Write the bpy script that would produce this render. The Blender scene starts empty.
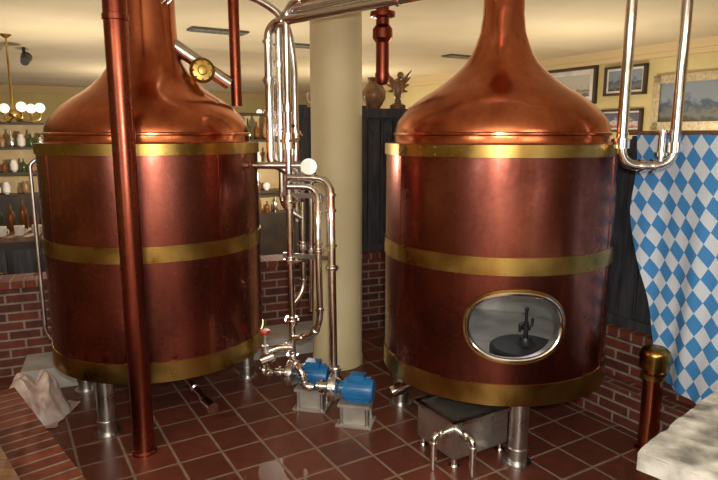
import bpy, math, random
from mathutils import Vector, Matrix
random.seed(7)
S=bpy.context.scene
try: S.view_settings.view_transform='Standard'
except Exception: pass
pi=math.pi
# ---------------------------------------------------------------- materials
def new_mat(name):
    m=bpy.data.materials.new(name); m.use_nodes=True
    nt=m.node_tree; b=nt.nodes['Principled BSDF']
    return m,nt,b
def rgb(c): return (c[0],c[1],c[2],1)
def pmat(name,col,rough=.5,metal=0,noise=0,scale=8,col2=None,bump=0,emit=None,es=0,stretch=None,rvar=0,bdist=.01):
    m,nt,b=new_mat(name)
    b.inputs['Base Color'].default_value=rgb(col)
    b.inputs['Roughness'].default_value=rough
    b.inputs['Metallic'].default_value=metal
    if emit:
        b.inputs['Emission Color'].default_value=rgb(emit); b.inputs['Emission Strength'].default_value=es
    if noise or bump or col2 or rvar:
        tc=nt.nodes.new('ShaderNodeTexCoord'); mp=nt.nodes.new('ShaderNodeMapping')
        if stretch: mp.inputs['Scale'].default_value=stretch
        nt.links.new(tc.outputs['Object'],mp.inputs['Vector'])
        n=nt.nodes.new('ShaderNodeTexNoise'); n.inputs['Scale'].default_value=scale; n.inputs['Detail'].default_value=6
        nt.links.new(mp.outputs[0],n.inputs['Vector'])
        if col2:
            r=nt.nodes.new('ShaderNodeValToRGB'); r.color_ramp.elements[0].position=.35; r.color_ramp.elements[1].position=.65
            r.color_ramp.elements[0].color=rgb(col); r.color_ramp.elements[1].color=rgb(col2)
            nt.links.new(n.outputs['Fac'],r.inputs[0]); nt.links.new(r.outputs[0],b.inputs['Base Color'])
        if rvar:
            mr=nt.nodes.new('ShaderNodeMapRange'); mr.inputs['To Min'].default_value=rough-rvar; mr.inputs['To Max'].default_value=rough+rvar
            mr.inputs['From Min'].default_value=.3; mr.inputs['From Max'].default_value=.7
            nt.links.new(n.outputs['Fac'],mr.inputs['Value']); nt.links.new(mr.outputs[0],b.inputs['Roughness'])
        if bump:
            bp=nt.nodes.new('ShaderNodeBump'); bp.inputs['Strength'].default_value=bump; bp.inputs['Distance'].default_value=bdist
            nt.links.new(n.outputs['Fac'],bp.inputs['Height']); nt.links.new(bp.outputs[0],b.inputs['Normal'])
    return m
def coppermat(name,dark,mid,light,r0,r1,wave):
    """aged copper: large patina patches, streaks running down, faint sheet waviness"""
    m,nt,b=new_mat(name); L=nt.links.new
    tc=nt.nodes.new('ShaderNodeTexCoord')
    def nz(scale,st,det=6,dist=0):
        mp=nt.nodes.new('ShaderNodeMapping'); mp.inputs['Scale'].default_value=st; L(tc.outputs['Object'],mp.inputs['Vector'])
        n=nt.nodes.new('ShaderNodeTexNoise'); n.inputs['Scale'].default_value=scale; n.inputs['Detail'].default_value=det; n.inputs['Distortion'].default_value=dist; n.inputs['Roughness'].default_value=.6
        L(mp.outputs[0],n.inputs['Vector']); return n.outputs['Fac']
    def mth(op,a,c):
        k=nt.nodes.new('ShaderNodeMath'); k.operation=op
        for i,v in enumerate((a,c)):
            if isinstance(v,(int,float)): k.inputs[i].default_value=v
            else: L(v,k.inputs[i])
        return k.outputs[0]
    a=nz(2.0,(1,1,.8),5,.5); s_=nz(9,(1,1,.10),4); g=nz(30,(1,1,1),4)
    f=mth('ADD',mth('MULTIPLY',a,.58),mth('ADD',mth('MULTIPLY',s_,.28),mth('MULTIPLY',g,.14)))
    r=nt.nodes.new('ShaderNodeValToRGB'); e=r.color_ramp.elements; e.new(.5)
    for i,(p,c) in enumerate(((.38,dark),(.50,mid),(.62,light))): e[i].position=p; e[i].color=rgb(c)
    L(f,r.inputs[0]); L(r.outputs[0],b.inputs['Base Color'])
    mr=nt.nodes.new('ShaderNodeMapRange'); mr.inputs['From Min'].default_value=.38; mr.inputs['From Max'].default_value=.62; mr.inputs['To Min'].default_value=r1; mr.inputs['To Max'].default_value=r0
    L(f,mr.inputs['Value']); L(mr.outputs[0],b.inputs['Roughness'])
    b.inputs['Metallic'].default_value=1
    w=nz(3.2,(1,1,.7),1)
    bp=nt.nodes.new('ShaderNodeBump'); bp.inputs['Strength'].default_value=.6; bp.inputs['Distance'].default_value=wave; L(w,bp.inputs['Height']); L(bp.outputs[0],b.inputs['Normal'])
    return m
def brickmat(name,c1,c2,mortar,bw,bh,ms,rough,offset=.5,bump=.4,rot=0,space='UV',nlow=.35,spec=.3):
    m,nt,b=new_mat(name)
    tc=nt.nodes.new('ShaderNodeTexCoord'); mp=nt.nodes.new('ShaderNodeMapping'); mp.inputs['Rotation'].default_value=(0,0,rot)
    nt.links.new(tc.outputs[space],mp.inputs['Vector'])
    br=nt.nodes.new('ShaderNodeTexBrick'); br.offset=offset
    br.inputs['Color1'].default_value=rgb(c1); br.inputs['Color2'].default_value=rgb(c2); br.inputs['Mortar'].default_value=rgb(mortar)
    br.inputs['Scale'].default_value=1; br.inputs['Brick Width'].default_value=bw; br.inputs['Row Height'].default_value=bh
    br.inputs['Mortar Size'].default_value=ms; br.inputs['Mortar Smooth'].default_value=.2; br.inputs['Bias'].default_value=0
    nt.links.new(mp.outputs[0],br.inputs['Vector'])
    n=nt.nodes.new('ShaderNodeTexNoise'); n.inputs['Scale'].default_value=14; n.inputs['Detail'].default_value=5
    nt.links.new(tc.outputs[space],n.inputs['Vector'])
    mx=nt.nodes.new('ShaderNodeMix'); mx.data_type='RGBA'; mx.blend_type='MULTIPLY'; mx.inputs[0].default_value=.6
    r=nt.nodes.new('ShaderNodeValToRGB'); r.color_ramp.elements[0].position=.3; r.color_ramp.elements[0].color=(nlow,nlow,nlow,1); r.color_ramp.elements[1].position=.65
    nt.links.new(n.outputs['Fac'],r.inputs[0])
    nt.links.new(br.outputs['Color'],mx.inputs[6]); nt.links.new(r.outputs[0],mx.inputs[7]); nt.links.new(mx.outputs[2],b.inputs['Base Color'])
    bp=nt.nodes.new('ShaderNodeBump'); bp.invert=True; bp.inputs['Strength'].default_value=bump; bp.inputs['Distance'].default_value=.01
    nt.links.new(br.outputs['Fac'],bp.inputs['Height']); nt.links.new(bp.outputs[0],b.inputs['Normal'])
    mr=nt.nodes.new('ShaderNodeMapRange'); mr.inputs['To Min'].default_value=rough; mr.inputs['To Max'].default_value=.9
    nt.links.new(br.outputs['Fac'],mr.inputs['Value']); nt.links.new(mr.outputs[0],b.inputs['Roughness'])
    b.inputs['Specular IOR Level'].default_value=spec
    return m
ANG=math.radians(31)
dA=Vector((-math.sin(ANG),math.cos(ANG),0)); dB=Vector((math.cos(ANG),math.sin(ANG),0))
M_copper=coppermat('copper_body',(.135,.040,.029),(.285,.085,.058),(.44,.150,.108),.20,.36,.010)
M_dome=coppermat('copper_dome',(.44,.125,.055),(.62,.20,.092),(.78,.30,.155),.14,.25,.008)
M_pipecop=coppermat('copper_pipe',(.20,.048,.032),(.30,.075,.045),(.40,.12,.07),.24,.34,.002)
M_seam=pmat('copper_seam',(.14,.045,.03),.4,1)
M_brass=pmat('brass_band',(.31,.19,.045),.31,1,scale=5,col2=(.50,.33,.095),rvar=.08)
M_steel=pmat('stainless',(.76,.75,.73),.16,1,scale=9,col2=(.86,.85,.83),rvar=.05)
M_steelb=pmat('steel_brushed',(.55,.54,.52),.34,1,scale=9,col2=(.66,.65,.63),rvar=.08)
M_tank=pmat('steel_galvanised',(.34,.33,.30),.42,.55,scale=6,col2=(.52,.50,.46),rvar=.08)
M_tray=pmat('stainless_tray',(.48,.46,.43),.28,.9,scale=4,col2=(.62,.60,.56),rvar=.10)
M_blue=pmat('blue_enamel',(.015,.13,.36),.35,0,scale=20,col2=(.02,.18,.45))
M_black=pmat('black_rubber',(.015,.015,.017),.4)
M_dark=pmat('dark_wood',(.030,.032,.042),.5,0,scale=5,col2=(.075,.072,.085),stretch=(8,8,1),bump=.2)
M_cab=pmat('cabinet_wood',(.018,.014,.012),.4,0,scale=5,col2=(.04,.028,.02))
M_brownw=pmat('brown_wood',(.13,.06,.025),.5,0,scale=6,col2=(.22,.11,.05),stretch=(1,8,8),bump=.1)
M_cream=pmat('column_paint',(.68,.60,.36),.6,0,scale=2,col2=(.76,.68,.43))
M_wall=pmat('wall_paint',(.60,.50,.23),.8,0,scale=1.5,col2=(.66,.56,.28))
M_ceil=pmat('ceiling_paint',(.72,.63,.42),.85,0,scale=1.2,col2=(.80,.71,.50))
M_trim=pmat('trim_paint',(.66,.52,.28),.6,bump=.05,scale=3)
M_brick=brickmat('clinker_brick',(.19,.045,.030),(.085,.028,.024),(.30,.25,.20),.21,.068,.008,.7)
M_bricktop=brickmat('brick_coping',(.24,.070,.040),(.13,.042,.030),(.30,.23,.17),.085,.30,.008,.75,offset=0,bump=.8,spec=.15)
M_tile=brickmat('terracotta_tile',(.160,.044,.027),(.110,.034,.023),(.25,.18,.135),.235,.235,.008,.36,offset=0,bump=.3,rot=-ANG,space='Object',nlow=.6,spec=.4)
M_conc=pmat('concrete_plinth',(.40,.39,.37),.8,scale=7,col2=(.54,.53,.50),bump=.2)
M_white=pmat('white_paint',(.75,.74,.70),.6,scale=7,col2=(.62,.58,.52),bump=.1)
M_stone=pmat('weathered_white',(.50,.49,.45),.85,scale=11,col2=(.13,.125,.11),bump=.9)
M_gold=pmat('gilt_frame',(.42,.33,.19),.4,.5,scale=30,col2=(.60,.52,.36),bump=.3)
M_frame=pmat('dark_frame',(.06,.03,.02),.4)
M_glassy=pmat('bottle_green',(.03,.06,.02),.1)
M_amber=pmat('bottle_amber',(.15,.05,.01),.1)
M_red=pmat('red_enamel',(.45,.02,.015),.35)
M_globe=pmat('lamp_globe',(.9,.85,.7),.4,emit=(1,.85,.6),es=1.2)
M_cera=pmat('ceramic_brown',(.20,.10,.05),.35,scale=12,col2=(.35,.2,.1))
M_plastic=pmat('plastic_sheet',(.62,.52,.48),.4,scale=14,col2=(.42,.29,.25),bump=.4)
M_vent=pmat('vent_metal',(.10,.09,.08),.6)
M_glow=pmat('window_far',(.8,.85,.9),.5,emit=(.85,.92,1),es=1.1)
M_backl=pmat('shelf_back',(.42,.30,.15),.6,scale=6,col2=(.5,.38,.2))
def paintmat(name,cols,scale):
    m,nt,b=new_mat(name)
    tc=nt.nodes.new('ShaderNodeTexCoord'); n=nt.nodes.new('ShaderNodeTexNoise'); n.inputs['Scale'].default_value=scale; n.inputs['Detail'].default_value=8
    nt.links.new(tc.outputs['UV'],n.inputs['Vector'])
    sx=nt.nodes.new('ShaderNodeSeparateXYZ'); nt.links.new(tc.outputs['UV'],sx.inputs[0])
    ad=nt.nodes.new('ShaderNodeMath'); ad.operation='MULTIPLY_ADD'; ad.inputs[1].default_value=.9
    nt.links.new(n.outputs['Fac'],ad.inputs[0]); 
    ml=nt.nodes.new('ShaderNodeMath'); ml.operation='MULTIPLY'; ml.inputs[1].default_value=.9; nt.links.new(sx.outputs[1],ml.inputs[0]); nt.links.new(ml.outputs[0],ad.inputs[2])
    r=nt.nodes.new('ShaderNodeValToRGB'); el=r.color_ramp.elements
    while len(el)<len(cols): el.new(.5)
    for i,c in enumerate(cols):
        el[i].position=.3+.75*i/(len(cols)-1)*.9; el[i].color=rgb(c)
    nt.links.new(ad.outputs[0],r.inputs[0]); nt.links.new(r.outputs[0],b.inputs['Base Color']); b.inputs['Roughness'].default_value=.4
    return m
M_art1=paintmat('engraving',[(.30,.28,.22),(.10,.10,.09),(.42,.40,.33),(.5,.48,.41)],9)
M_art2=paintmat('landscape',[(.03,.03,.02),(.06,.06,.035),(.16,.17,.16),(.05,.08,.13),(.22,.27,.33)],5)
M_art3=paintmat('print_red',[(.5,.45,.4),(.35,.06,.04),(.6,.55,.5),(.1,.1,.15)],5)
def flagmat():
    m,nt,b=new_mat('lozenge_cloth')
    tc=nt.nodes.new('ShaderNodeTexCoord'); sx=nt.nodes.new('ShaderNodeSeparateXYZ'); nt.links.new(tc.outputs['UV'],sx.inputs[0])
    def mth(op,a,bv):
        k=nt.nodes.new('ShaderNodeMath'); k.operation=op
        for i,v in enumerate((a,bv)):
            if isinstance(v,(int,float)): k.inputs[i].default_value=v
            else: nt.links.new(v,k.inputs[i])
        return k.outputs[0]
    u=mth('DIVIDE',sx.outputs[0],.082); v=mth('DIVIDE',sx.outputs[1],.125)
    u2=mth('ADD',u,mth('MULTIPLY',v,.25))
    cb=nt.nodes.new('ShaderNodeCombineXYZ'); nt.links.new(mth('ADD',mth('ADD',u2,v),40),cb.inputs[0]); nt.links.new(mth('ADD',mth('SUBTRACT',u2,v),40),cb.inputs[1]); cb.inputs[2].default_value=.5
    ck=nt.nodes.new('ShaderNodeTexChecker'); ck.inputs['Scale'].default_value=1
    ck.inputs['Color1'].default_value=(.60,.69,.80,1); ck.inputs['Color2'].default_value=(.05,.25,.60,1)
    nt.links.new(cb.outputs[0],ck.inputs['Vector']); nt.links.new(ck.outputs[0],b.inputs['Base Color']); b.inputs['Roughness'].default_value=.8
    return m
M_flag=flagmat()
# ---------------------------------------------------------------- mesh builder
class MB:
    def __init__(s): s.v=[];s.f=[];s.m=[];s.uv=[];s.mats=[]
    def mi(s,mat):
        if mat not in s.mats: s.mats.append(mat)
        return s.mats.index(mat)
    def face(s,pts,mat,uv=None):
        b=len(s.v); s.v+= [tuple(p) for p in pts]; s.f.append(list(range(b,b+len(pts)))); s.m.append(s.mi(mat)); s.uv.append(uv or [(0,0)]*len(pts))
    def grid(s,rows,mat,closed=False,uvs=None):
        b=len(s.v); n=len(rows[0]); i0=s.mi(mat)
        for r in rows: s.v+=[tuple(p) for p in r]
        for i in range(len(rows)-1):
            for j in range(n if closed else n-1):
                k=(j+1)%n
                s.f.append([b+i*n+j,b+i*n+k,b+(i+1)*n+k,b+(i+1)*n+j]); s.m.append(i0)
                s.uv.append([uvs[i][j],uvs[i][k],uvs[i+1][k],uvs[i+1][j]] if uvs else [(0,0)]*4)
    def box(s,c,size,mat,ax=None,topmat=None):
        X=Vector(ax).normalized() if ax is not None else Vector((1,0,0)); Y=Vector((-X.y,X.x,0)); Z=Vector((0,0,1)); c=Vector(c)
        hx,hy,hz=[q/2 for q in size]
        P=lambda i,j,k:c+X*hx*i+Y*hy*j+Z*hz*k
        z0=c.z-hz;z1=c.z+hz;lx=2*hx;ly=2*hy
        s.face([P(-1,-1,-1),P(1,-1,-1),P(1,-1,1),P(-1,-1,1)],mat,[(0,z0),(lx,z0),(lx,z1),(0,z1)])
        s.face([P(1,1,-1),P(-1,1,-1),P(-1,1,1),P(1,1,1)],mat,[(0,z0),(lx,z0),(lx,z1),(0,z1)])
        s.face([P(1,-1,-1),P(1,1,-1),P(1,1,1),P(1,-1,1)],mat,[(0,z0),(ly,z0),(ly,z1),(0,z1)])
        s.face([P(-1,1,-1),P(-1,-1,-1),P(-1,-1,1),P(-1,1,1)],mat,[(0,z0),(ly,z0),(ly,z1),(0,z1)])
        s.face([P(-1,-1,1),P(1,-1,1),P(1,1,1),P(-1,1,1)],topmat or mat,[(0,.01),(lx,.01),(lx,ly+.01),(0,ly+.01)])
        s.face([P(-1,1,-1),P(1,1,-1),P(1,-1,-1),P(-1,-1,-1)],mat,[(0,0),(lx,0),(lx,ly),(0,ly)])
    def lathe(s,c,prof,mat,n=48,axis=(0,0,1),caps=True):
        c=Vector(c); A=Vector(axis).normalized(); U=A.orthogonal().normalized(); V=A.cross(U)
        rows=[[c+A*z+(U*math.cos(2*pi*j/n)+V*math.sin(2*pi*j/n))*r for j in range(n)] for r,z in prof]
        s.grid(rows,mat,True)
        if caps:
            if prof[0][0]>1e-4: s.face(list(reversed(rows[0])),mat)
            if prof[-1][0]>1e-4: s.face(rows[-1],mat)
    def cyl(s,a,b,r,mat,n=24,r2=None):
        a=Vector(a);b=Vector(b); L=(b-a).length
        s.lathe(a,[(r,0),(r2 if r2 is not None else r,L)],mat,n,b-a)
    def sph(s,c,r,mat,n=16,sc=(1,1,1)):
        rows=[]
        for i in range(n//2+1):
            t=pi*i/(n//2)
            rows.append([Vector(c)+Vector((r*sc[0]*math.sin(t)*math.cos(2*pi*j/n),r*sc[1]*math.sin(t)*math.sin(2*pi*j/n),-r*sc[2]*math.cos(t))) for j in range(n)])
        s.grid(rows,mat,True)
    def tube(s,pts,r,mat,bend=.07,n=14,closed=False,clamps=False):
        P=[Vector(p) for p in pts]; path=[]
        if closed: path=P
        else:
            path=[P[0]]
            for i in range(1,len(P)-1):
                d0=(P[i-1]-P[i]); d1=(P[i+1]-P[i]); bb=min(bend,d0.length*.48,d1.length*.48)
                a=P[i]+d0.normalized()*bb; c=P[i]+d1.normalized()*bb
                for k in range(7):
                    t=k/6; path.append(a*(1-t)**2+P[i]*2*t*(1-t)+c*t*t)
                if clamps:
                    for q,d in ((a,d0),(c,d1)):
                        dn=d.normalized(); s.cyl(q-dn*.004,q+dn*.012,r*1.35,mat,14)
            path.append(P[-1])
        N=len(path); rows=[]; T0=(path[1]-path[0]).normalized(); U=T0.orthogonal().normalized()
        for i in range(N):
            if closed: T=(path[(i+1)%N]-path[i-1]).normalized()
            else: T=(path[min(i+1,N-1)]-path[max(i-1,0)]).normalized()
            U=(U-T*U.dot(T)).normalized(); V=T.cross(U)
            rows.append([path[i]+(U*math.cos(2*pi*j/n)+V*math.sin(2*pi*j/n))*r for j in range(n)])
        if closed: rows.append(rows[0])
        s.grid(rows,mat,True)
        if not closed: s.face(list(reversed(rows[0])),mat); s.face(rows[-1],mat)
    def build(s,name,angle=35):
        me=bpy.data.meshes.new(name); me.from_pydata(s.v,[],s.f)
        for m in s.mats: me.materials.append(m)
        uvl=me.uv_layers.new(name='UVMap'); k=0
        for i,p in enumerate(me.polygons):
            p.material_index=s.m[i]; p.use_smooth=True
            for q in range(len(s.f[i])): uvl.data[k].uv=s.uv[i][q]; k+=1
        import bmesh
        bm=bmesh.new(); bm.from_mesh(me); bmesh.ops.remove_doubles(bm,verts=bm.verts,dist=1e-5)
        bm.to_mesh(me); bm.free()
        try: me.set_sharp_from_angle(angle=math.radians(angle))
        except Exception: pass
        o=bpy.data.objects.new(name,me); S.collection.objects.link(o); return o
# ---------------------------------------------------------------- room
H=1.75; HC=2.85
P0=Vector((4.13,7.2,0)); wd=Vector((-.505,.863,0)).normalized()
C1=P0+wd*12
C2=C1-dB*14; C3=Vector((-6.9,-4,0))
C0=Vector((P0.x+(-4-P0.y)/wd.y*wd.x,-4,0))
poly=[C3,C0,C1,C2]
b=MB(); b.face([Vector((p.x,p.y,0)) for p in poly],M_tile); b.build('floor')
b=MB(); b.face([Vector((p.x,p.y,HC)) for p in reversed(poly)],M_ceil); b.build('ceiling')
def wall(name,a,c,z0=0,z1=HC,th=.2,mat=M_wall,mb=None,topmat=None,inner=None):
    own=mb is None; mb=mb or MB()
    d=(c-a); L=d.length; d=d.normalized(); nrm=Vector((-d.y,d.x,0))
    mid=(a+c)/2-nrm*th/2
    mb.box((mid.x,mid.y,(z0+z1)/2),(L,th,z1-z0),mat,d,topmat)
    if own: mb.build(name)
wall('wall_right',C0,C1); wall('wall_back',C1,C2); wall('wall_left',C2,C3)
b=MB(); xs=[C3.x,-4.6,-2.6,-.9,1.1,3.0,5.0,C0.x]
for i in range(0,7):
    a=Vector((xs[i],-4,0)); c=Vector((xs[i+1],-4,0))
    if i%2==0: wall('',a,c,mb=b)
    else: wall('',a,c,0,.9,mb=b); wall('',a,c,2.3,HC,mb=b)  # unseen openings, added so sky light enters and reflects in the copper
b.build('wall_front')
k=0
for i in (1,3,5):
    k+=1; m=MB(); x0,x1=xs[i],xs[i+1]; xm=(x0+x1)/2
    for (cx,cz,sx,sz) in ((xm,.93,x1-x0,.06),(xm,2.27,x1-x0,.06),(x0+.03,1.6,.06,1.4),(x1-.03,1.6,.06,1.4),(xm,1.6,.05,1.4),(xm,1.75,x1-x0,.04)):
        m.box((cx,-4.05,cz),(sx,.06,sz),M_brownw)
    m.build('window_%d'%k)  # frames of the openings added behind the camera for light
def trim(name,a,c,z,hh,tt,mat):
    d=(c-a).normalized(); n=Vector((-d.y,d.x,0)); m=MB(); mid=(a+c)/2+n*tt/2
    m.box((mid.x,mid.y,z),((c-a).length,tt,hh),mat,d); 
    mid=(a+c)/2+n*tt*.3; m.box((mid.x,mid.y,z-hh*.8),((c-a).length,tt*.6,hh*.6),mat,d); m.build(name)
trim('trim_1',C0,C1,HC-.05,.10,.10,M_trim); trim('trim_2',C1,C2,HC-.05,.10,.10,M_trim)
for i,(x,y) in enumerate(((-1.51,6.73),(-.74,7.8),(1.49,8.9))):
    m=MB(); m.box((x,y,HC-.01),(.62,.22,.02),M_vent,dB)
    for q in range(4):
        c=Vector((x,y,HC-.024))+dA*(-.075+.05*q); m.box(c,(.58,.012,.012),M_steelb,dB)
    m.build('ceiling_vent')
m=MB(); m.cyl((-4.3,8.0,HC),(-4.3,8.0,HC-.12),.02,M_black); m.cyl((-4.3,8.05,HC-.12),(-4.22,7.85,HC-.2),.07,M_black,20,.05); m.build('ceiling_spotlight')
# ---------------------------------------------------------------- low brick walls
Q0=Vector((-.5,5.0,0)); qd=Vector((.927,.375,0)).normalized()
R0=Vector((1.82,3.3,0)); corner=Vector((.545,5.42,0))
m=MB(); a=corner; c=Q0-qd*4.2
def slab(mb,a,c,z0,z1,th,mat,side,topmat=None,off=0):
    d=(c-a); L=d.length; d=d.normalized(); n=Vector((-d.y,d.x,0))*side; mid=(a+c)/2+n*(th/2+off)
    mb.box((mid.x,mid.y,(z0+z1)/2),(L,th,z1-z0),mat,d,topmat)
slab(m,c,a,0,.66,.22,M_brick,1); slab(m,c,a,.66,.71,.26,M_bricktop,1,off=-.02)
m.build('brick_knee_wall')
m=MB(); re=R0-dA*1.6
slab(m,re,corner,0,.50,.22,M_brick,-1); slab(m,re,corner,.50,.55,.26,M_bricktop,-1,off=-.02)
slab(m,R0-dA*.30+dB*-.003,R0+dA*1.0+dB*-.003,0,.235,.14,M_brick,1)
m.build('brick_knee_wall')
def partition(a,c,z0,z1,side,name):
    m=MB(); d=(c-a).normalized(); n=Vector((-d.y,d.x,0))*side; L=(c-a).length
    slab(m,a,c,z0,z1-.08,.03,M_dark,side,off=.09)
    N=int(L/.11)
    for i in range(N):
        p=a+d*(i+.5)*L/N+n*.08; m.box((p.x,p.y,(z0+z1-.1)/2),(L/N-.012,.022,z1-.1-z0),M_dark,d)
        pc=a+d*(i+.5)*L/N+n*.07
        m.cyl((pc.x,pc.y,z1-.16),(pc.x-n.x*.014,pc.y-n.y*.014,z1-.16),L/N*.42,M_dark,16)
    slab(m,a,c,z1-.08,z1,.16,M_dark,side,off=.03)
    slab(m,a,c,z0,z0+.06,.12,M_dark,side,off=.04)
    for p in (a,(a+c)/2,c):
        q=p+n*.1; m.box((q.x,q.y,(z0+z1)/2+.01),(.09,.10,z1-z0+.02),M_dark,d)
    m.build(name)
pa=Q0+qd*.05
partition(pa,corner,.712,1.97,1,'wood_partition')
partition(re,corner-(corner-re).normalized()*.14,.552,1.72,-1,'wood_partition')
m=MB(); a=Q0-qd*2.1; c=Q0+qd*.1
slab(m,a,c,0,.15,.36,M_conc,-1,off=.005); m.build('concrete_plinth')
fa=Vector((-1.95,3.18,0)); fd=Vector((.664,-.748,0)); fc=fa+fd*3.0
m=MB(); slab(m,fa,fc,0,.29,.20,M_brick,-1); slab(m,fa,fc,.29,.345,.22,M_bricktop,-1,off=-.01); m.build('brick_border_wall')
m=MB(); slab(m,fa,fc,0,.40,.07,M_brownw,-1,off=.225); slab(m,fa,fc,.40,.44,.11,M_brownw,-1,off=.225); m.build('wooden_rail')
# ---------------------------------------------------------------- kettles
def sellipse(t,e=2.3):
    c,s_=math.cos(t),math.sin(t); k=(abs(c)**e+abs(s_)**e)**(-1/e); return c*k,s_*k
def shell(mb,cx,cy,R,z0,z1,mat,hole=None,nz=8,n=128,flip=False):
    P=lambda th,z:(cx+R*math.cos(th),cy+R*math.sin(th),z)
    if not hole:
        mb.grid([[P(2*pi*j/n,z0+(z1-z0)*i/nz) for j in range(n)] for i in range(nz+1)],mat,True); return
    th0,zc,hw,hh=hole; dt=hw/R*1.3; Hh=hh*1.3
    def strip(t0,t1,za,zb,nn,nzz):
        mb.grid([[P(t0+(t1-t0)*j/nn,za+(zb-za)*i/nzz) for j in range(nn+1)] for i in range(nzz+1)],mat)
    strip(th0+dt,th0-dt+2*pi,z0,z1,112,nz)
    strip(th0-dt,th0+dt,z0,zc-Hh,24,2); strip(th0-dt,th0+dt,zc+Hh,z1,24,4)
    rect=[]
    for q in range(24): rect.append((1,-1+2*q/24))
    for q in range(24): rect.append((1-2*q/24,1))
    for q in range(24): rect.append((-1,1-2*q/24))
    for q in range(24): rect.append((-1+2*q/24,-1))
    rows=[]
    for i in range(7):
        f=i/6; row=[]
        for rx,rz in rect:
            ex,ez=sellipse(math.atan2(rz,rx))
            a=(ex*hw/R*(1-f)+rx*dt*f); zz=(ez*hh*(1-f)+rz*Hh*f); row.append(P(th0+a,zc+zz))
        rows.append(row)
    mb.grid(rows,mat,True)
ZB,ZT=.36,1.69
def kettle(name,cx,cy,R,hole,neck,legs,seams):
    root=bpy.data.objects.new(name,None); S.collection.objects.link(root)
    def add(mb,nm,ang=35):
        o=mb.build(nm,ang); o.parent=root
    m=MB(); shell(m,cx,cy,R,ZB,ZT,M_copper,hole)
    m.lathe((cx,cy,0),[(0,ZB+.0),(R,ZB)],M_copper,96,caps=False)
    for a in seams:
        t=math.radians(a); ax=(-math.sin(t),math.cos(t),0)
        for za,zb in ((.475,1.05),(1.145,1.635)):
            if hole and abs(math.degrees(hole[0])-a)<30 and za<.6: continue
            m.box((cx+(R+.001)*math.cos(t),cy+(R+.001)*math.sin(t),(za+zb)/2),(.026,.004,zb-za),M_copper,ax)
            m.box((cx+(R+.0012)*math.cos(t+.021),cy+(R+.0012)*math.sin(t+.021),(za+zb)/2),(.004,.003,zb-za),M_seam,ax)
            for q in range(9):
                m.sph((cx+(R+.003)*math.cos(t),cy+(R+.003)*math.sin(t),za+.03+(zb-za-.06)*q/8),.004,M_copper,6)
    add(m,'body',30)
    m=MB()
    for za,zb,e in ((ZB-.004,.475,.006),(1.05,1.145,.006),(1.635,1.70,.008)):
        m.lathe((cx,cy,0),[(R,za),(R+e,za+.002),(R+e,zb-.002),(R-.002,zb)],M_brass,128,caps=False)
        for q in range(44):
            t=2*pi*q/44
            for z in (za+.014,zb-.014):
                m.sph((cx+(R+.006)*math.cos(t),cy+(R+.006)*math.sin(t),z),.004,M_brass,6)
    add(m,'bands')
    m=MB(); nr=neck
    prof=[(R,1.698),(R-.045,1.704),(.612,1.71),(.612,1.745),(.608,1.78),(.592,1.825),(.56,1.868),(.515,1.912),(.45,1.962),(.385,2.00),(.32,2.045),(.265,2.09),
          (.215,2.14),(.18,2.19),(max(.152,nr+.012),2.25),(max(.128,nr+.006),2.32),(nr+.002,2.42),(nr,2.55),(nr,HC)]
    if nr>.14: prof=[(r if z<2.0 else max(r+.03*min(1,(z-2.0)/.15),nr),z) for r,z in prof]
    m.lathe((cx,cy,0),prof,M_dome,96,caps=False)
    m.lathe((cx,cy,0),[(.612,1.742),(.620,1.748),(.620,1.756),(.611,1.762)],M_dome,96,caps=False)
    m.lathe((cx,cy,0),[(nr,2.60),(nr+.02,2.605),(nr+.02,2.635),(nr,2.64)],M_dome,64,caps=False)
    add(m,'dome',50)
    m=MB()
    for i,(lx,ly) in enumerate(legs):
        p=Vector((cx+lx,cy+ly,0)); m.cyl(p,p+Vector((0,0,.355)),.05,M_steelb,24); m.cyl(p,p+Vector((0,0,.02)),.075,M_steelb,24)
        m.cyl(p+Vector((0,0,.08)),p+Vector((0,0,.10)),.056,M_steelb,24)
    add(m,'legs')
    if hole:
        th0,zc,hw,hh=hole
        m=MB(); shell(m,cx,cy,R-.05,.45,1.69,M_tank,hole); m.lathe((cx,cy,0),[(0,.50),(R-.06,.50)],M_tank,64,caps=False)
        N=96; rows=[]
        for RR in (R+.004,R-.02,R-.05):
            rows.append([(cx+RR*math.cos(th0+sellipse(2*pi*j/N)[0]*hw/R),cy+RR*math.sin(th0+sellipse(2*pi*j/N)[0]*hw/R),zc+sellipse(2*pi*j/N)[1]*hh) for j in range(N)])
        m.grid(rows,M_steelb,True); add(m,'inner_tank')
        m=MB()
        def ring(k,RR,r,mat):
            m.tube([(cx+RR*math.cos(th0+sellipse(2*pi*j/N)[0]*(hw+k)/R),cy+RR*math.sin(th0+sellipse(2*pi*j/N)[0]*(hw+k)/R),zc+sellipse(2*pi*j/N)[1]*(hh+k)) for j in range(N)],r,mat,n=10,closed=True)
        ring(.012,R+.004,.010,M_brass); ring(-.002,R+.008,.012,M_steel)
        add(m,'manhole_rim')
        m=MB(); gx,gy=cx+.13,cy-.30
        m.lathe((gx,gy,.50),[(.20,0),(.20,.05),(.185,.062),(.06,.068),(.035,.09),(.03,.11)],M_black,48)
        m.cyl((gx,gy,.59),(gx,gy,.70),.014,M_black); m.cyl((gx,gy,.655),(gx,gy,.675),.026,M_black)
        m.cyl((gx,gy,.70),(gx,gy,.77),.008,M_black); m.sph((gx,gy,.775),.013,M_black,12)
        m.tube([(gx,gy,.69),(gx-.035,gy,.69),(gx-.035,gy,.64)],.009,M_black,.02)
        m.tube([(gx,gy,.675),(gx+.035,gy,.675),(gx+.035,gy,.72)],.008,M_black,.02)
        add(m,'agitator')
    return root
KL=(-1.315,3.86); KR=(.822,3.58); R=.66
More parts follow.
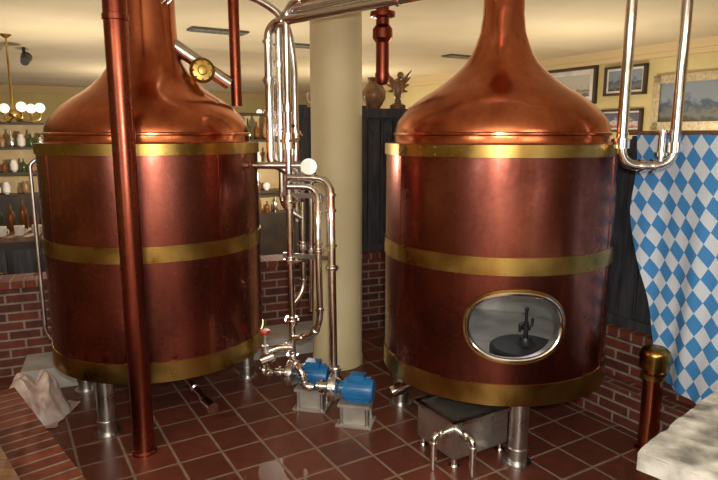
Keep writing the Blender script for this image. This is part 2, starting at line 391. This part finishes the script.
kettle('copper_brew_kettle',KR[0],KR[1],R,(math.radians(267.5),.785,.245,.178),.113,[(.03,-.60),(-.55,.12),(.28,.50)],(205,322,80))
KLR=kettle('copper_brew_kettle',KL[0],KL[1],R,None,.152,[(-.17,-.565),(-.57,.05),(.50,.28)],(230,322,80))
# ---------------------------------------------------------------- copper pipes
m=MB(); px,py=-1.20,3.10
m.cyl((px,py,0),(px,py,HC),.058,M_pipecop,32)
m.lathe((px,py,0),[(.068,0),(.068,.012),(.060,.02)],M_pipecop,32)
m.lathe((px,py,0),[(.058,2.3),(.064,2.303),(.064,2.33),(.058,2.333)],M_pipecop,32,caps=False)
m.build('copper_downpipe')
m=MB(); px,py=1.625,3.13
m.lathe((px,py,0),[(.070,0),(.070,.02),(.052,.03),(.052,.49)],M_dome,32)
m.lathe((px,py,0),[(.052,.42),(.066,.425),(.066,.455),(.052,.46)],M_brass,32,caps=False)
m.lathe((px,py,0),[(.052,.48),(.078,.485),(.078,.565),(.072,.585),(.055,.600),(.03,.608),(.0,.61)],M_brass,32)
m.build('copper_standpipe')
m=MB(); m.cyl((.16,4.25,HC),(.16,4.25,2.12),.045,M_pipecop,24); m.lathe((.16,4.25,0),[(.045,2.52),(.085,2.53),(.085,2.56),(.045,2.57)],M_pipecop,24,caps=False)
m.lathe((.16,4.25,0),[(.045,2.36),(.068,2.39),(.068,2.45),(.045,2.48)],M_pipecop,24,caps=False); m.lathe((.16,4.25,0),[(.0,2.08),(.04,2.09),(.05,2.12),(.05,2.16)],M_pipecop,24)
m.build('copper_vent_pipe')
m=MB(); m.tube([(-1.16,3.86,2.30),(-.84,4.0,2.07)],.045,M_steel); m.cyl((-.80,4.02,HC),(-.80,4.02,1.93),.035,M_pipecop,20)
m.lathe((-.98,3.87,2.14),[(.0,0),(.072,.0),(.078,.01),(.078,.022),(.066,.03),(.060,.036),(.03,.038),(.026,.06),(0,.064)],M_brass,32,(.35,-.94,.0))
for q in range(8):
    t=2*pi*q/8; u=Vector((.94,.35,0)); p=Vector((-.98,3.87,2.14))+Vector((.35,-.94,0))*.036+u*.055*math.cos(t)+Vector((0,0,.055*math.sin(t))); m.sph(p,.007,M_steel,8)
m.tube([(-1.2,3.78,2.52),(-.98,3.70,2.66),(-.8,3.72,HC)],.035,M_steel)
o=m.build('vapour_arm'); o.parent=KLR
# ---------------------------------------------------------------- stainless piping
m=MB()
m.tube([(-.545,3.75,1.60),(-.545,3.75,2.40),(.30,3.35,2.47),(1.33,3.08,2.60),(1.33,3.08,1.59),(1.60,3.08,1.59),(1.60,3.08,HC)],.027,M_steel,.10,clamps=True)
m.cyl((1.535,3.08,1.585),(1.535,3.08,1.76),.018,M_steel); m.cyl((1.535,3.08,1.64),(1.535,3.08,1.66),.03,M_steel)
m.cyl((1.535,3.08,1.76),(1.535,3.08,1.77),.028,M_steel)
m.cyl((1.33,3.08,1.68),(1.33,3.08,1.73),.04,M_steel); m.cyl((1.60,3.08,1.66),(1.60,3.08,1.71),.04,M_steel)
m.tube([(-.485,3.78,1.60),(-.485,3.78,2.46),(.35,3.40,2.55),(.62,3.2,2.62),(.62,3.2,HC)],.024,M_steel,.10,clamps=True); 
m.tube([(-1.0,3.65,2.62),(-.62,3.72,2.55),(-.44,3.80,2.44),(-.40,3.83,2.2),(-.40,3.83,1.2)],.022,M_steel,.12)
m.tube([(-.43,3.70,2.10),(-.43,3.70,.34)],.022,M_steel)
m.tube([(-.43,3.70,2.10),(-.43,3.70,2.50),(.28,3.30,2.58),(.5,3.1,HC)],.022,M_steel,.10,clamps=True)
m.tube([(-.65,3.74,1.56),(-.545,3.72,1.56),(-.30,3.70,1.56)],.022,M_steel)
m.tube([(-.545,3.75,1.64),(-.545,3.75,1.58),(-.40,3.72,1.50)],.026,M_steel)
m.tube([(-.43,3.66,1.49),(-.17,3.60,1.49),(-.165,3.52,1.2),(-.155,3.47,.36)],.024,M_steel,.10,clamps=True)
m.tube([(-.43,3.62,1.44),(-.245,3.60,1.44),(-.245,3.52,1.2),(-.235,3.50,.62),(-.30,3.60,.5),(-.42,3.68,.46)],.020,M_steel,.09,clamps=True)
m.tube([(-.30,3.76,1.56),(-.30,3.76,1.2),(-.31,3.76,.62)],.016,M_steel)
m.tube([(-.36,3.80,1.56),(-.36,3.80,.75),(-.43,3.74,.66)],.017,M_steel,.06,clamps=True)
m.tube([(-.485,3.78,1.62),(-.485,3.78,1.30),(-.36,3.80,1.22)],.020,M_steel,.07,clamps=True)
# butterfly / diaphragm valves and couplings
for (x,y,z,l,rr) in ((-.43,3.70,1.30,.08,.040),(-.43,3.70,1.66,.10,.044),(-.43,3.70,1.88,.05,.034),(-.485,3.78,1.74,.07,.040),(-.545,3.75,1.85,.04,.036),(-.43,3.70,.95,.04,.035),(-.160,3.51,.95,.03,.034),(-.24,3.51,1.05,.03,.03),(-.40,3.83,1.72,.05,.036),(-.43,3.70,.55,.05,.038),(-.36,3.80,1.02,.05,.03),(-.545,3.75,2.05,.04,.036),(-.485,3.78,2.15,.04,.034),(-.30,3.76,1.0,.03,.026)):
    m.cyl((x,y,z),(x,y,z+l),rr,M_steel,18); m.cyl((x,y,z+l*.4),(x,y,z+l*.6),rr*1.25,M_steel,18)
for (x,y,z) in ((-.43,3.70,1.71),(-.43,3.70,1.34),(-.485,3.78,1.78),(-.43,3.70,.97)):
    m.tube([(x,y-.02,z),(x+.02,y-.08,z),(x+.09,y-.10,z+.02)],.007,M_steelb,.03); m.sph((x+.09,y-.10,z+.02),.013,M_black,10)
m.cyl((-.30,3.70,1.56),(-.30,3.62,1.56),.035,M_steel); m.cyl((-.30,3.62,1.56),(-.30,3.60,1.56),.048,M_steel)
for z in (1.0,1.38):
    m.box((-.32,3.66,z),(.34,.012,.03),M_steelb,(.93,-.36,0))
m.tube([(-.57,3.71,.215),(-.62,3.68,.22),(-.60,3.67,.36),(-.52,3.68,.40),(-.43,3.68,.40)],.024,M_steel,.05,clamps=True); m.cyl((-.62,3.63,.33),(-.54,3.64,.36),.034,M_steel,18)
m.tube([(-.28,3.49,.215),(-.33,3.49,.215),(-.36,3.50,.33),(-.42,3.6,.34)],.022,M_steel,.05,clamps=True)
m.cyl((-.60,3.66,.42),(-.60,3.66,.50),.010,M_steelb,10); m.lathe((-.60,3.66,.50),[(0,0),(.030,.0),(.035,.012),(.030,.024),(0,.026)],M_red,20); m.cyl((-.60,3.66,.38),(-.60,3.66,.42),.022,M_steelb,12)
m.build('steel_pipe_manifold')
m=MB(); m.tube([(-1.97,3.70,1.60),(-2.005,3.68,1.57),(-2.005,3.68,.50),(-1.96,3.70,.42)],.012,M_steelb,.04); o=m.build('level_pipe'); o.parent=KLR
# ---------------------------------------------------------------- pumps
def pump(x,y,z,d,name='centrifugal_pump'):
    d=Vector(d).normalized(); c=Vector((x,y,z)); m=MB(); n=Vector((-d.y,d.x,0))
    P=lambda a,h=0,s=0:c+d*a+Vector((0,0,h))+n*s
    m.lathe(c,[(.0,-.045),(.075,-.04),(.088,-.03),(.088,.015),(.07,.025),(.05,.05)],M_steel,36,d)
    m.lathe(c,[(.098,-.012),(.098,.002)],M_steelb,36,d)
    m.cyl(P(-.03),P(-.12),.026,M_steel); m.cyl(P(-.08),P(-.095),.042,M_steel)
    m.cyl(P(0,.07),P(0,.15),.025,M_steel); m.cyl(P(0,.115),P(0,.13),.038,M_steel)
    m.lathe(c,[(.055,.05),(.068,.06),(.072,.08),(.072,.22),(.064,.24),(.0,.245)],M_blue,36,d)
    for i in range(20):
        t=2*pi*i/20; v=n*math.cos(t)+Vector((0,0,1))*math.sin(t); p=c+d*.15+v*.076
        a=p-d*.065; b2=p+d*.065; w=v.cross(d)*.003
        m.face([a-w-v*.006,b2-w-v*.006,b2-w+v*.004,a-w+v*.004],M_blue); m.face([a+w+v*.004,b2+w+v*.004,b2+w-v*.006,a+w-v*.006],M_blue); m.face([a-w+v*.004,b2-w+v*.004,b2+w+v*.004,a+w+v*.004],M_blue)
    pt=P(.14,.084); m.box(pt,(.09,.07,.035),M_blue,d)
    q=P(.13); zt=z-.082
    m.box((q.x,q.y,zt),(.20,.15,.02),M_tank,d)
    for a in (-.08,.08):
        for s_ in (-.06,.06):
            w=q+d*a+n*s_; m.cyl((w.x,w.y,0),(w.x,w.y,zt),.012,M_steelb,12)
    m.box((q.x,q.y,zt/2),(.15,.10,zt-.01),M_tank,d); m.box((q.x,q.y,.006),(.22,.17,.012),M_tank,d)
    m.build(name)
pump(-.43,3.70,.215,(1,-.22,0)); pump(-.145,3.48,.215,(1,-.22,0))
m=MB(); m.tube([(KL[0]+.1,KL[1]-.10,.35),(KL[0]+.1,KL[1]-.10,.24),(KL[0]+.32,KL[1]-.34,.16),(KL[0]+.40,KL[1]-.44,.13)],.022,M_steel,.06,clamps=True)
m.cyl((KL[0]+.37,KL[1]-.41,.14),(KL[0]+.44,KL[1]-.49,.13),.034,M_steel); m.build('kettle_drain_pipe')
m=MB(); m.tube([(KR[0]-.15,KR[1]-.05,.35),(KR[0]-.15,KR[1]-.05,.31),(KR[0]-.40,KR[1]-.14,.31),(KR[0]-.60,KR[1]-.20,.24)],.022,M_steel,.05,clamps=True)
m.cyl((KR[0]-.56,KR[1]-.185,.255),(KR[0]-.63,KR[1]-.21,.23),.036,M_steel); m.build('kettle_drain_pipe')
m=MB(); c=Vector((.58,3.15,.155)); m.box(c,(.38,.32,.20),M_tray,dB)
for (o1,o2,sx,sy) in ((0,.165,.41,.03),(0,-.165,.41,.03),(.195,0,.03,.35),(-.195,0,.03,.35)):
    m.box(c+dB*o1+dA*o2+Vector((0,0,.105)),(sx,sy,.018),M_steelb,dB)
m.box(c+Vector((0,0,.102)),(.37,.31,.006),M_tray,dB)
for i in (-1,1):
    for j in (-1,1):
        p=c+dB*.165*i+dA*.135*j; m.cyl((p.x,p.y,0),(p.x,p.y,.06),.018,M_steel); m.cyl((p.x,p.y,0),(p.x,p.y,.01),.028,M_steel)
e=c-dB*.19-dA*.10
m.tube([e+Vector((0,0,.04)),e-dB*.09+Vector((0,0,.04)),e-dB*.09+Vector((0,0,-.15))],.018,M_steel,.04,clamps=True)
e=c-dA*.16-dB*.15; m.tube([e+Vector((0,0,.05)),e-dA*.10+Vector((0,0,.05)),e-dA*.10+Vector((0,0,-.15))],.018,M_steel,.04,clamps=True)
m.build('stainless_catch_tank')
# ---------------------------------------------------------------- column
m=MB(); cx,cy=-.165,4.46
m.lathe((cx,cy,0),[(.195,0),(.195,.06),(.188,.07),(.186,HC-.12),(.20,HC-.10),(.20,HC)],M_cream,64)
m.build('round_column')
# ---------------------------------------------------------------- flag on a rail
m=MB(); rows=[];uvs=[]; fs=Vector((1.57,3.43,0)); fdn=Vector((.541,-.841,0)); fn=Vector((-.841,-.541,0))
NZ,NS=60,60
for i in range(NZ+1):
    z=1.75-(1.75-.33)*i/NZ; row=[];ur=[]
    k=max(0,(1.35-z)/1.02); s0=.27*k**1.2+.012*math.sin(z*9)
    for j in range(NS+1):
        s_=s0+(1.05-s0)*j/NS; w=.020*math.sin(s_*17+z*1.0)*(.4+.6*(1.75-z))+.010*math.sin(s_*41-z*2)*(1.75-z)
        p=fs+fdn*s_+fn*w; zz=z+(.03*math.sin(s_*7))*(i/NZ); row.append((p.x,p.y,zz)); ur.append((s_+.02*math.sin(z*5),zz))
    rows.append(row);uvs.append(ur)
m.grid(rows,M_flag,False,uvs)
p=fs-fdn*.05; q=fs+fdn*1.15; m.cyl((p.x,p.y,1.757),(q.x,q.y,1.757),.012,M_brownw,12)
for t in (.1,1.0):
    w=fs+fdn*t; g=w-fn*.12; m.cyl((w.x,w.y,1.757),(g.x,g.y,1.70),.008,M_steelb,8)
m.build('lozenge_flag',80)
# ---------------------------------------------------------------- foreground bench
from mathutils import noise as NN
m=MB(); A=Vector((.76,1.51,0)); e1=Vector((.746,.666,0)); e2=Vector((.666,-.746,0))
c=A+e1*.7+e2*.4; m.box((c.x,c.y,.87),(1.4,.8,.05),M_stone,e1)
rows=[]
for i in range(71):
    row=[]
    for j in range(41):
        w=A+e1*(1.4*i/70)+e2*(.8*j/40); seam=abs(((i/70*1.4)%.2)-.1)/.1
        h=.006*NN.noise(Vector((w.x*14,w.y*14,0)))+.003*NN.noise(Vector((w.x*50,w.y*50,0)))-(.006 if seam>.93 else 0)
        row.append((w.x,w.y,.901+h))
    rows.append(row)
m.grid(rows,M_stone)
m.box((c.x,c.y,.45),(1.3,.72,.80),M_brick,e1)
m.box((c.x,c.y,.04),(1.36,.76,.08),M_brick,e1)
m.build('weathered_bench',60)
# ---------------------------------------------------------------- crumpled sheet
m=MB(); rows=[]; N=60
for i in range(N+1):
    row=[]
    for j in range(N+1):
        x=-2.24+.40*i/N; y=3.36+.38*j/N; r=math.hypot((x+2.05)/.21,(y-3.54)/.20); h=max(0,1-r**2.6)
        nz=abs(NN.noise(Vector((x*6,y*6,0))))*.40+abs(NN.noise(Vector((x*14,y*14,3))))*.14+abs(NN.noise(Vector((x*35,y*35,7))))*.05
        ed=.03*NN.noise(Vector((x*12,y*12,9)))
        row.append((x+ed,y+ed*.7,.006+h*(.20+nz*.4)))
    rows.append(row)
m.grid(rows,M_plastic); m.build('crumpled_plastic_sheet',60)
# ---------------------------------------------------------------- bar counter + items left
m=MB(); cc=Vector((-3.35,5.35,0)); m.box((cc.x,cc.y,.41),(1.9,.55,.82),M_cab,qd); m.box((cc.x,cc.y,.84),(2.0,.62,.04),M_brownw,qd)
for i in range(5):
    p=cc+qd*(-.76+.38*i)-Vector((-qd.y,qd.x,0))*.285; m.box((p.x,p.y,.42),(.33,.02,.66),M_dark,qd); p2=p-Vector((-qd.y,qd.x,0))*.02+qd*.12; m.sph((p2.x,p2.y,.55),.015,M_brass,10)
m.build('bar_counter')
def bottle(m,x,y,z,h,r,mat):
    m.lathe((x,y,z),[(r*.9,0),(r,.01),(r,h*.55),(r*.85,h*.63),(r*.35,h*.75),(r*.3,h*.97),(r*.36,h*.98),(r*.36,h)],mat,16)
rnd=random.Random(5); m=MB()
for i in range(13):
    p=cc+qd*(-.3+.095*i)+Vector((-qd.y,qd.x,0))*rnd.uniform(-.10,.20)
    bottle(m,p.x,p.y,.862,rnd.uniform(.2,.33),.035,rnd.choice([M_glassy,M_amber,M_white,M_amber]))
m.build('bottle_group')
m=MB()
for i in range(7):
    p=cc+qd*(.0+.14*i)-Vector((-qd.y,qd.x,0))*.22; m.lathe((p.x,p.y,.862),[(.03,0),(.038,.01),(.042,.09),(.036,.09),(.03,.012),(0,.012)],M_white,18); m.tube([(p.x+.04,p.y-.005,.93),(p.x+.07,p.y-.01,.92),(p.x+.07,p.y-.01,.89),(p.x+.04,p.y-.005,.885)],.005,M_white,.015,8)
m.build('mug_group')
def shelfunit(name,c,w,h,z0,ax,n=4,seed=1,depth=.3,back=M_brownw):
    m=MB(); ax=Vector(ax).normalized(); nn=Vector((-ax.y,ax.x,0)); c=Vector(c); r=random.Random(seed)
    m.box((c+nn*depth/2)+Vector((0,0,(h+z0)/2)),(w,.03,h-z0),back,ax)
    for s_ in (-1,1): m.box(c+ax*s_*w/2+Vector((0,0,(h+z0)/2)),(.04,depth,h-z0),M_cab,ax)
    for i in range(n+1):
        z=z0+(h-z0)*i/n; m.box(c+Vector((0,0,z-.015 if i else z+.015)),(w,depth,.03),M_cab,ax)
    if z0<.96: m.box(c+Vector((0,0,z0/2)),(w,depth,z0),M_cab,ax)
    for i in range(n):
        z=z0+(h-z0)*i/n+(.03 if i==0 else 0); k=int(w/.11)
        for q in range(k):
            if r.random()<.2: continue
            p=c+ax*(-w/2+.08+q*.11)-nn*.05; hh=min((h-z0)/n*.8,r.uniform(.14,.32))
            if r.random()<.55: bottle(m,p.x,p.y,z,hh,.035,r.choice([M_glassy,M_amber,M_white,M_cera,M_steel]))
            else: m.lathe((p.x,p.y,z),[(.02,0),(.045,.03),(.05,hh*.4),(.03,hh*.6),(.035,hh*.65)],r.choice([M_white,M_white,M_cera,M_steel]),16)
    m.build(name)
shelfunit('bar_shelf',(-1.05,7.6,0),2.0,2.0,.75,dB,4,2,back=M_backl)
shelfunit('bar_shelf',(-4.45,7.9,0),1.8,1.9,.95,qd,3,4,back=M_backl)
shelfunit('bar_shelf',(-6.2,9.5,0),2.6,1.9,.9,dB,3,9,back=M_backl)
for i,s_ in enumerate((2.2,4.9,8.0)):
    c=C1-dB*s_-dA*.03; m=MB(); m.box(c+Vector((0,0,1.5)),(1.5,.03,1.3),M_glow,dB)
    for a in (-.75,0,.75): m.box(c+dB*a-dA*.03+Vector((0,0,1.5)),(.07,.06,1.4),M_brownw,dB)
    for zz in (.85,1.55,2.17): m.box(c-dA*.03+Vector((0,0,zz)),(1.55,.06,.06),M_brownw,dB)
    m.build('window_%d'%(4+i))
def chandelier(x,y,z,rr):
    m=MB(); m.cyl((x,y,z),(x,y,HC),.012,M_brass,10); m.sph((x,y,z),.05,M_brass); m.lathe((x,y,HC-.04),[(.02,0),(.06,.03),(.06,.04)],M_brass,20)
    for i in range(6):
        t=2*pi*i/6+.3; ex,ey=x+rr*math.cos(t),y+rr*math.sin(t)
        m.tube([(x,y,z-.02),(x+rr*.5*math.cos(t),y+rr*.5*math.sin(t),z-.10),(ex,ey,z-.06),(ex,ey,z+.0)],.010,M_brass,.08,8)
        m.lathe((ex,ey,z),[(.03,0),(.03,.015),(0,.02)],M_brass,14); m.sph((ex,ey,z+.07),.055,M_globe,14)
    m.build('chandelier')
chandelier(-3.95,7.0,1.98,.28); chandelier(-1.6,12.0,2.1,.35)
top=1.972
q=Q0+qd*.72+Vector((-qd.y,qd.x,0))*.10
m=MB(); m.lathe((q.x,q.y,top),[(.05,0),(.06,.01),(.10,.08),(.105,.14),(.07,.20),(.045,.23),(.06,.26)],M_cera,28); m.build('ceramic_vase')
q=Q0+qd*.95+Vector((-qd.y,qd.x,0))*.10
m=MB(); m.lathe((q.x,q.y,top),[(.07,0),(.07,.03),(.03,.05),(.03,.08)],M_brownw,20)
m.sph((q.x,q.y,top+.17),.06,M_cera,16,(.8,.8,1.6)); m.sph((q.x+.02,q.y-.03,top+.285),.032,M_cera,12); m.cyl((q.x+.03,q.y-.055,top+.28),(q.x+.045,q.y-.09,top+.27),.012,M_brass,8,.002)
for s_ in (-1,1):
    for k in range(4):
        a=Vector((q.x+s_*.03,q.y,top+.22-.02*k)); e=Vector((q.x+s_*(.12-.012*k),q.y+.01,top+.33-.06*k)); m.cyl(a,e,.022,M_cera,8,.006)
m.build('eagle_figurine')
q=Q0+qd*.22+Vector((-qd.y,qd.x,0))*.10
m=MB(); m.lathe((q.x,q.y,top),[(.045,0),(.05,.01),(.055,.12),(.05,.16),(.035,.17),(.02,.21),(.0,.22)],M_white,24); m.tube([(q.x-.05,q.y,top+.13),(q.x-.1,q.y,top+.12),(q.x-.1,q.y,top+.05),(q.x-.05,q.y,top+.04)],.008,M_white,.03,8); m.build('beer_stein')
# ---------------------------------------------------------------- pictures
def picture(s0,s1,z0,z1,art,fm,matw=.0,fw=.05):
    a=P0+wd*s0; c=P0+wd*s1; d=wd; n=Vector((-d.y,d.x,0)); mid=(a+c)/2; w=(s1-s0); h=z1-z0; zc=(z0+z1)/2; m=MB()
    q=mid+n*.02; m.box((q.x,q.y,zc),(w,.03,h),M_frame,d)
    f=n*.045
    for (u,zz,ww,hh) in ((0,z1-fw/2,w,fw),(0,z0+fw/2,w,fw),(-w/2+fw/2,zc,fw,h),(w/2-fw/2,zc,fw,h)):
        t=mid+f+d*u; m.box((t.x,t.y,zz),(ww,.05,hh),fm,d)
    def pl(off,k,mat):
        W=w/2-k; Hh=h/2-k; t=mid+n*off
        pts=[t+d*W+Vector((0,0,zc-Hh)),t-d*W+Vector((0,0,zc-Hh)),t-d*W+Vector((0,0,zc+Hh)),t+d*W+Vector((0,0,zc+Hh))]
        m.face(pts,mat,[(0,0),(1.4,0),(1.4,1),(0,1)])
    pl(.040,fw*.9,M_white); pl(.044,fw+matw,art); m.build('framed_picture')
picture(1.60,2.62,2.17,2.68,M_art1,M_frame,.07,.035)
picture(.84,1.46,2.26,2.64,M_art2,M_frame,.03,.03)
picture(-.50,.72,1.80,2.47,M_art2,M_gold,.0,.10)
picture(.86,1.48,1.78,2.08,M_art3,M_frame,.02,.03)
# ---------------------------------------------------------------- lights
def lamp(kind,name,loc,en,col=(1,.87,.68),size=.2,rot=None,spot=None):
    l=bpy.data.lights.new(name,kind); l.energy=en; l.color=col
    if kind=='AREA': l.shape='RECTANGLE'; l.size=size; l.size_y=size*.6
    else: l.shadow_soft_size=size
    o=bpy.data.objects.new(name,l); o.location=loc; S.collection.objects.link(o)
    if rot: o.rotation_euler=rot
    return o
lamp('AREA','ceiling_area_light',(-2.2,-.6,2.80),60,size=1.6)  # unseen area fills added overhead, behind the camera
lamp('AREA','ceiling_area_light',(2.2,-.6,2.80),50,size=1.6)
lamp('AREA','ceiling_area_light',(0,-2.4,2.80),120,size=2.0)
lamp('POINT','room_lamp',(2.3,6.6,1.45),85,size=.0)  # added point fills without fixtures, brightening the far room and ceiling
lamp('POINT','room_lamp',(-.8,6.5,1.3),65,size=.0)
lamp('POINT','room_lamp',(-3.2,6.6,1.45),85,size=.0)
lamp('POINT','room_lamp',(-4,11,1.4),110,size=.0)
lamp('POINT','room_lamp',(-.2,11,1.4),110,size=.0)
lamp('POINT','camera_flash',(.05,.02,1.86),150,(1,.96,.90),.04)
lamp('POINT','kettle_inspection_lamp',(KR[0]+.05,KR[1]+.1,1.35),4,(.9,.95,1),.04)
w=bpy.data.worlds.new('World'); S.world=w; w.use_nodes=True
w.node_tree.nodes['Background'].inputs[0].default_value=(.9,.93,1,1); w.node_tree.nodes['Background'].inputs[1].default_value=3.0
# ---------------------------------------------------------------- camera
cam=bpy.data.cameras.new('camera'); cam.sensor_width=36; cam.lens=600*36/718; cam.clip_start=.05
co=bpy.data.objects.new('camera',cam); co.location=(0,0,H); co.rotation_euler=(math.radians(80),0,0); S.collection.objects.link(co); S.camera=co
